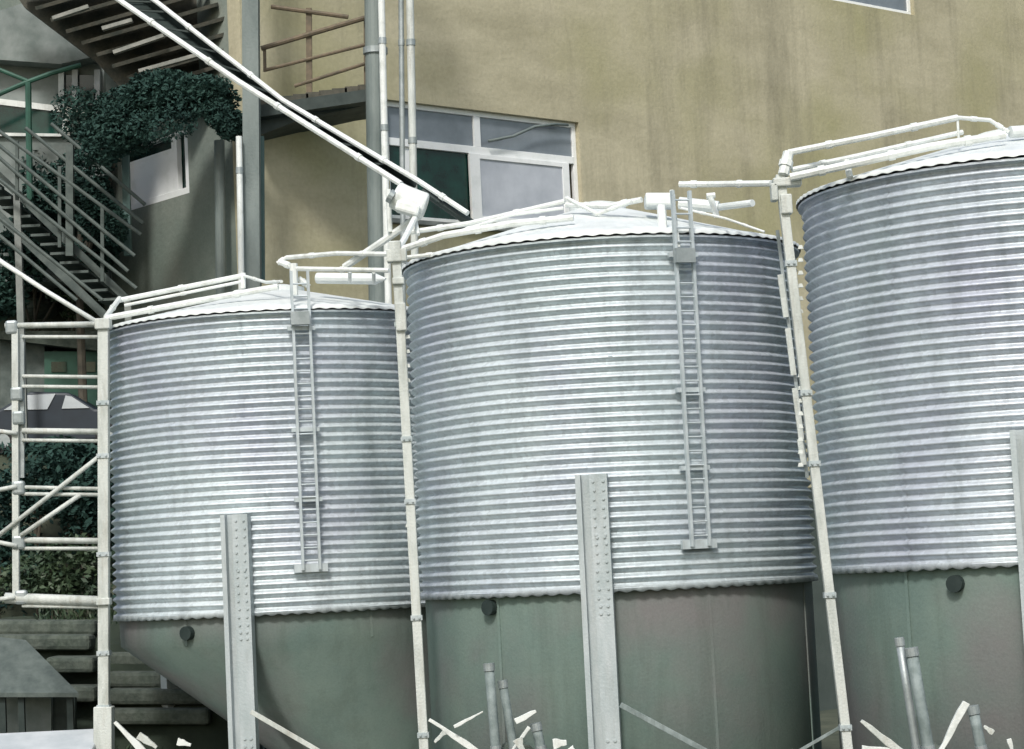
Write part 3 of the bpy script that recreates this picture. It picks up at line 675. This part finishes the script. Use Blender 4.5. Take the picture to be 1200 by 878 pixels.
# small glazed gable and timber canopy beside it
Gg = empty('gable_shelter', G(150, 250, 30.8), 'small bluish triangular shelter gable beside the cabin', 'shelter')
quad('gable', SHADEP, [(124, 78), (191, 118), (160, 130), (124, 134)], 30.6, .08, Gg)
for p, q in (((120, 74), (194, 118)), ((130, 108), (172, 95)),): MB().bar(at(*p, 30.5), at(*q, 30.5), .07).build('beam', TEAL, Gg)
MB().bar(at(146, 128, 30.6), at(150, 300, 30.6), .1).build('post', TEAL, Gg)
Tc = empty('timber_canopy', at(170, 60, 29.6), 'dark slatted timber canopy behind the inclined trough', 'canopy')
n = 11
for i in range(n):
    y0 = -30+i*13.5; x0 = max(0, 38+(y0+21)*1.33); x1 = min(300, 200+i*14)
    pale = i in (2, 5, 8)
    a = at(x0, y0+26, 29.9); b = at(x1, y0-24+i*1.2, 29.7)
    bdd = MB().bar(a, b, .26, .05, up=(0, -.3, 1)).build('slat', TIMBER, Tc)
for i, (p, q) in enumerate((((62, 22), (104, 8)), ((133, 62), (192, 42)), ((163, 84), (235, 64)), ((120, 34), (155, 24)))):
    MB().bar(at(*p, 29.5), at(*q, 29.5), .09, .05).build('batten', TIMBL, Tc)
quad('deck', TIMBER, [(-5, -40), (300, -40), (290, 108), (150, 112), (112, 72), (28, 8)], 30.1, .15, Tc)
MB().bar(at(270, 100, 30.0), Vector((at(270, 100, 30).x, 30.0, .0)), .12).build('post', TIMBER, Tc)

# ---------------------------------------------------------------- green shed and car on the terrace
Sh = empty('green_shed', G(80, 470, 32.0), 'small green shed with two dark windows behind the top of the pipe frame', 'shed')
quad('wall', GREENP, [(52, 412), (116, 412), (116, 500), (52, 500)], 31.6, .7, Sh)
quad('wall', SHADE, [(0, 395), (52, 395), (52, 500), (0, 500)], 31.7, .6, Sh)
for x0, x1 in ((60, 78), (91, 112)): quad('window', GLASSD, [(x0, 424), (x1, 424), (x1, 436), (x0, 436)], 31.58, .02, Sh)
quad('roof', STONE, [(-10, 388), (120, 388), (122, 412), (-10, 396)], 31.4, 1.1, Sh)
# car seen from its front-left, only its upper part shows over the bank
cp = at(72, 500, 30.9); cz = 4.45
K = empty('parked_car', (cp.x, cp.y, cz), 'dark blue car with pale windscreen seen through the pipe frame', 'car')
def carprof(pts, y0, y1, inset=0):
    mb = MB(); k = len(pts)
    f_ = [Vector((cp.x+x, cp.y+y0, cz+z)) for x, z in pts]; b_ = [Vector((cp.x+x, cp.y+y1, cz+z)) for x, z in pts]
    return mb.add(f_+b_, [tuple(range(k)), tuple(range(2*k-1, k-1, -1))]+[(i, i+k, (i+1) % k+k, (i+1) % k) for i in range(k)])
sc = .50
body = [(-1.15, .12), (1.1, .12), (1.15, .36), (1.05, .50), (.55, .56), (.20, .80), (-.35, .84), (-.75, .62), (-1.1, .50), (-1.18, .34)]
carprof(body, -.42, .42).build('body', CARP, K, bevel=.04)
carprof([(-.70, .60), (-.36, .79), (.02, .79), (-.10, .58)], -.435, -.425).build('windscreen', CANVAS, K)
carprof([(.10, .58), (.16, .76), (.24, .74), (.48, .57)], -.435, -.425).build('side_window', CANVAS, K)
for x in (-.72, .72):
    wh = MB().tube([Vector((cp.x+x, cp.y-.44, cz+.17)), Vector((cp.x+x, cp.y-.30, cz+.17))], .17, 20).build('wheel', TYRE, K)
    MB().tube([Vector((cp.x+x, cp.y-.45, cz+.17)), Vector((cp.x+x, cp.y-.43, cz+.17))], .10, 14).build('rim', DULLST, wh)
carprof([(.98, .36), (1.12, .36), (1.10, .44), (1.0, .44)], -.43, -.415).build('headlight', WHITE, K)

# ---------------------------------------------------------------- low shed roof bottom left
Lo = empty('low_shed', at(40, 870, 26), 'low open shed with grey sloping roof in the lower left corner', 'shed')
Lo.location.z = 0
f0 = [at(-40, 812, 25.8), at(92, 812, 25.8), at(30, 750, 26.5), at(-40, 742, 26.5)]
MB().add(f0+[p-Z*.05 for p in f0], [(0, 1, 2, 3), (7, 6, 5, 4), (0, 4, 5, 1), (1, 5, 6, 2), (2, 6, 7, 3), (3, 7, 4, 0)]).build('roof', SHADE, Lo)
for x in (3, 25, 82): MB().bar(at(x, 815, 25.9), Vector((at(x, 815, 25.9).x, 25.9, 0)), .07).build('post', DARK, Lo)
quad('back_wall', SHADEP, [(-40, 815), (60, 815), (60, 905), (-40, 905)], 26.3, .1, Lo)
quad('back_wall', DARK, [(60, 815), (88, 815), (88, 905), (60, 905)], 26.4, .1, Lo)
ws_ = MB(); a = at(-20, 868, 24.5); b = at(112, 868, 24.5); 
tag(ws_.frame((a+b)/2+Vector((0, 0, -.08)), Vector((1, 0, 0)), Vector((0, .97, .25)).normalized(), Vector((0, -.25, .97)).normalized(), (b-a).length, 1.0, .06).build('white_sheet', CANVAS, bevel=.02), 'pale metal sheet lying at the bottom left by the leftmost post foot', 'sheet')
rk = empty('sheet_trestle', ((a.x+b.x)/2, 24.55, 0), 'low dark trestle carrying the pale metal sheet', 'trestle')
for s_ in (-.5, .5):
    for dy in (-.3, .3): MB().bar(Vector(((a.x+b.x)/2+s_, 24.5+dy, 0)), Vector(((a.x+b.x)/2+s_, 24.5+dy, a.z-.17+dy*.25)), .06).build('leg', DARK, rk)

# ---------------------------------------------------------------- hopper braces, discharge tubes, offcuts
def bar_thing(name, p, q, Y, w_, m, label, cat, group=None, Y2=None, th=None, toground=False):
    a = at(*p, Y); b = at(*q, Y2 or Y)
    if toground: 
        d = (b-a); b = a+d*((a.z-.02)/(a.z-b.z))
    o = MB().bar(a, b, w_, th or w_*.4, up=(0, 1, 0)).build(name, m, bevel=.004); return tag(o, label, cat, group)
g_ = 'diagonal braces by the hoppers'
bar_thing('diagonal_brace', (294, 834), (380, 884), 23.2, .05, POST, 'pale brace slanting right from the front leg of the leftmost silo', 'brace', g_, toground=True)
bar_thing('diagonal_brace', (727, 826), (812, 872), 20.8, .05, PVC, 'dull brace slanting right from the front leg of the middle silo', 'brace', g_, toground=True)
bar_thing('diagonal_brace', (985, 852), (930, 884), 20.3, .03, PVC, 'thin brace running down left from the rightmost post', 'brace', g_, toground=True)
def dtube(pts, r, label, m=PVC):
    o = empty('discharge_tube', pts[-1], label, 'tube', 'discharge tubes under the hoppers')
    P0 = [Vector(p) for p in pts]; MB().tube(P0, r, 14).build('tube', m, o, smooth=True)
    d = (P0[0]-P0[-1]).normalized()
    MB().tube([P0[0]-d*.05, P0[0]+d*.02], r*1.18, 14).build('collar', DULLST, o)
    MB().tube([P0[len(P0)//2]-d*.03, P0[len(P0)//2]+d*.03], r*1.15, 14).build('collar', DULLST, o)
def down(x, y, x2, y2, Y):
    a = at(x, y, Y); b = at(x2, y2, Y); d = (b-a); e = a+d*(a.z/(a.z-b.z)); return [a, (a+b)/2, b, e]
dtube(down(573, 780, 581, 878, 20.9), .045, 'pale upright tube, left one in front of the middle hopper')
dtube(down(589, 800, 602, 878, 21.0), .04, 'shorter upright tube right of the pale one at the middle hopper')
dtube(down(628, 850, 634, 878, 20.7), .045, 'stubby tube among the pale offcuts of the middle hopper')
dtube(down(1054, 750, 1074, 878, 18.7), .035, 'thin bluish tube, left one in front of the rightmost hopper', m=DULLST)
dtube(down(1068, 762, 1088, 878, 18.6), .05, 'thick grey tube in front of the rightmost hopper', m=PVC)
dtube(down(1140, 830, 1150, 878, 18.7), .045, 'short dull tube right of the slanted white offcut', m=PVC)
go = 'pale offcuts on the ground'
offc = [((135, 846), (176, 890), 24.2, .10, 'white strip leaning just right of the leftmost tall post'), ((162, 862), (184, 876), 24.3, .10, 'small white scrap between the strip and the dark slabs'), ((208, 869), (224, 873), 24.3, .09, 'tiny pale scrap left of the leftmost front leg'),
    ((503, 843), (572, 890), 21.2, .08, 'long pale strip beside the middle tall post foot'), ((509, 870), (521, 858), 21.1, .06, 'short end crossing the long pale strip'), ((532, 852), (566, 834), 21.1, .04, 'thin stick rising toward the upright tube'),
    ((604, 846), (628, 833), 20.6, .075, 'knuckle shaped white offcut leaning on the tubes'), ((606, 866), (616, 886), 20.5, .10, 'white wedge at the foot of the upright tubes'), ((648, 872), (664, 870), 20.5, .11, 'white block right of the tubes at the photo bottom'), ((668, 876), (676, 886), 20.4, .07, 'small white block left of the middle front leg'),
    ((1009, 845), (1062, 886), 18.4, .085, 'broad white wedge shaped offcut right of the rightmost post'), ((1132, 823), (1100, 884), 18.3, .085, 'long white offcut standing slanted at lower right'), ((1010, 877), (1050, 879), 18.4, .06, 'flat white strip under the broad wedge'),
    ((1153, 851), (1164, 859), 18.4, .06, 'small bright chip near the lower right corner'), ((1182, 866), (1188, 886), 18.4, .05, 'narrow upright white chip at the right photo edge'), ((620, 852), (600, 880), 20.6, .05, 'pale stick crossing behind the white wedge')]
for i_, (p, q, Y, w_, lab) in enumerate(offc):
    a = at(*p, Y); b = at(*q, Y); tp = (a-b)
    n_ = 5; mb = MB(); rr2 = random.Random(int(p[0]))
    ax = tp.normalized(); sd = ax.cross(Vector((0, 1, 0))).normalized(); vs = []; 
    for i in range(n_+1):
        t = i/n_; c = b+tp*t; h = w_/2*.85*(1-.55*(t if p[0] % 2 else 1-t))*(1+rr2.uniform(-.2, .2)); c = c+sd*rr2.uniform(-.05, .05)*w_
        for (u, v) in ((-1, -1), (1, -1), (1, 1), (-1, 1)): vs.append(c+sd*h*u+Vector((0, 1, 0))*(w_*.25*v))
    fs = [(i*4+k, i*4+(k+1) % 4, (i+1)*4+(k+1) % 4, (i+1)*4+k) for i in range(n_) for k in range(4)]+[(3, 2, 1, 0), tuple(n_*4+k for k in range(4))]
    tag(mb.add(vs, fs).build('offcut', POST if i_ % 3 == 1 else WHITE, bevel=.004), lab, 'offcut', go)
# rubble heaps that carry the offcuts
def heap(x, Y, ztop, rad, label, seed):
    rr = random.Random(seed); p = at(x, 878, Y); mb = MB()
    for i in range(150):
        a = rr.uniform(0, 2*PI); d = rad*math.sqrt(rr.random()); h = ztop*(1-(d/rad)**1.3)*rr.uniform(.6, 1); s = rr.uniform(.05, .14)
        mb.blob((p.x+d*math.cos(a), p.y+d*math.sin(a)*.6, max(.03, h)), (s, s*rr.uniform(.6, 1), s*rr.uniform(.4, .8)), .25, 7, 5, rr.random())
    mb.lathe([(rad, 0), (rad*.7, ztop*.35), (rad*.35, ztop*.7), (.01, ztop*.92)], (p.x, p.y, 0), 20)
    tag(mb.build('rubble_heap', STONE), label, 'rubble', 'rubble heaps', kind='stuff')
heap(150, 24.6, at(150, 885, 24.4).z, 1.3, 'dark rubble under the leftmost silo', 1)
heap(600, 21.1, at(600, 858, 20.9).z, .7, 'dark rubble around the tubes under the middle hopper', 2)
heap(1090, 18.9, at(1090, 858, 18.7).z, .9, 'dark rubble around the tubes under the rightmost hopper', 3)
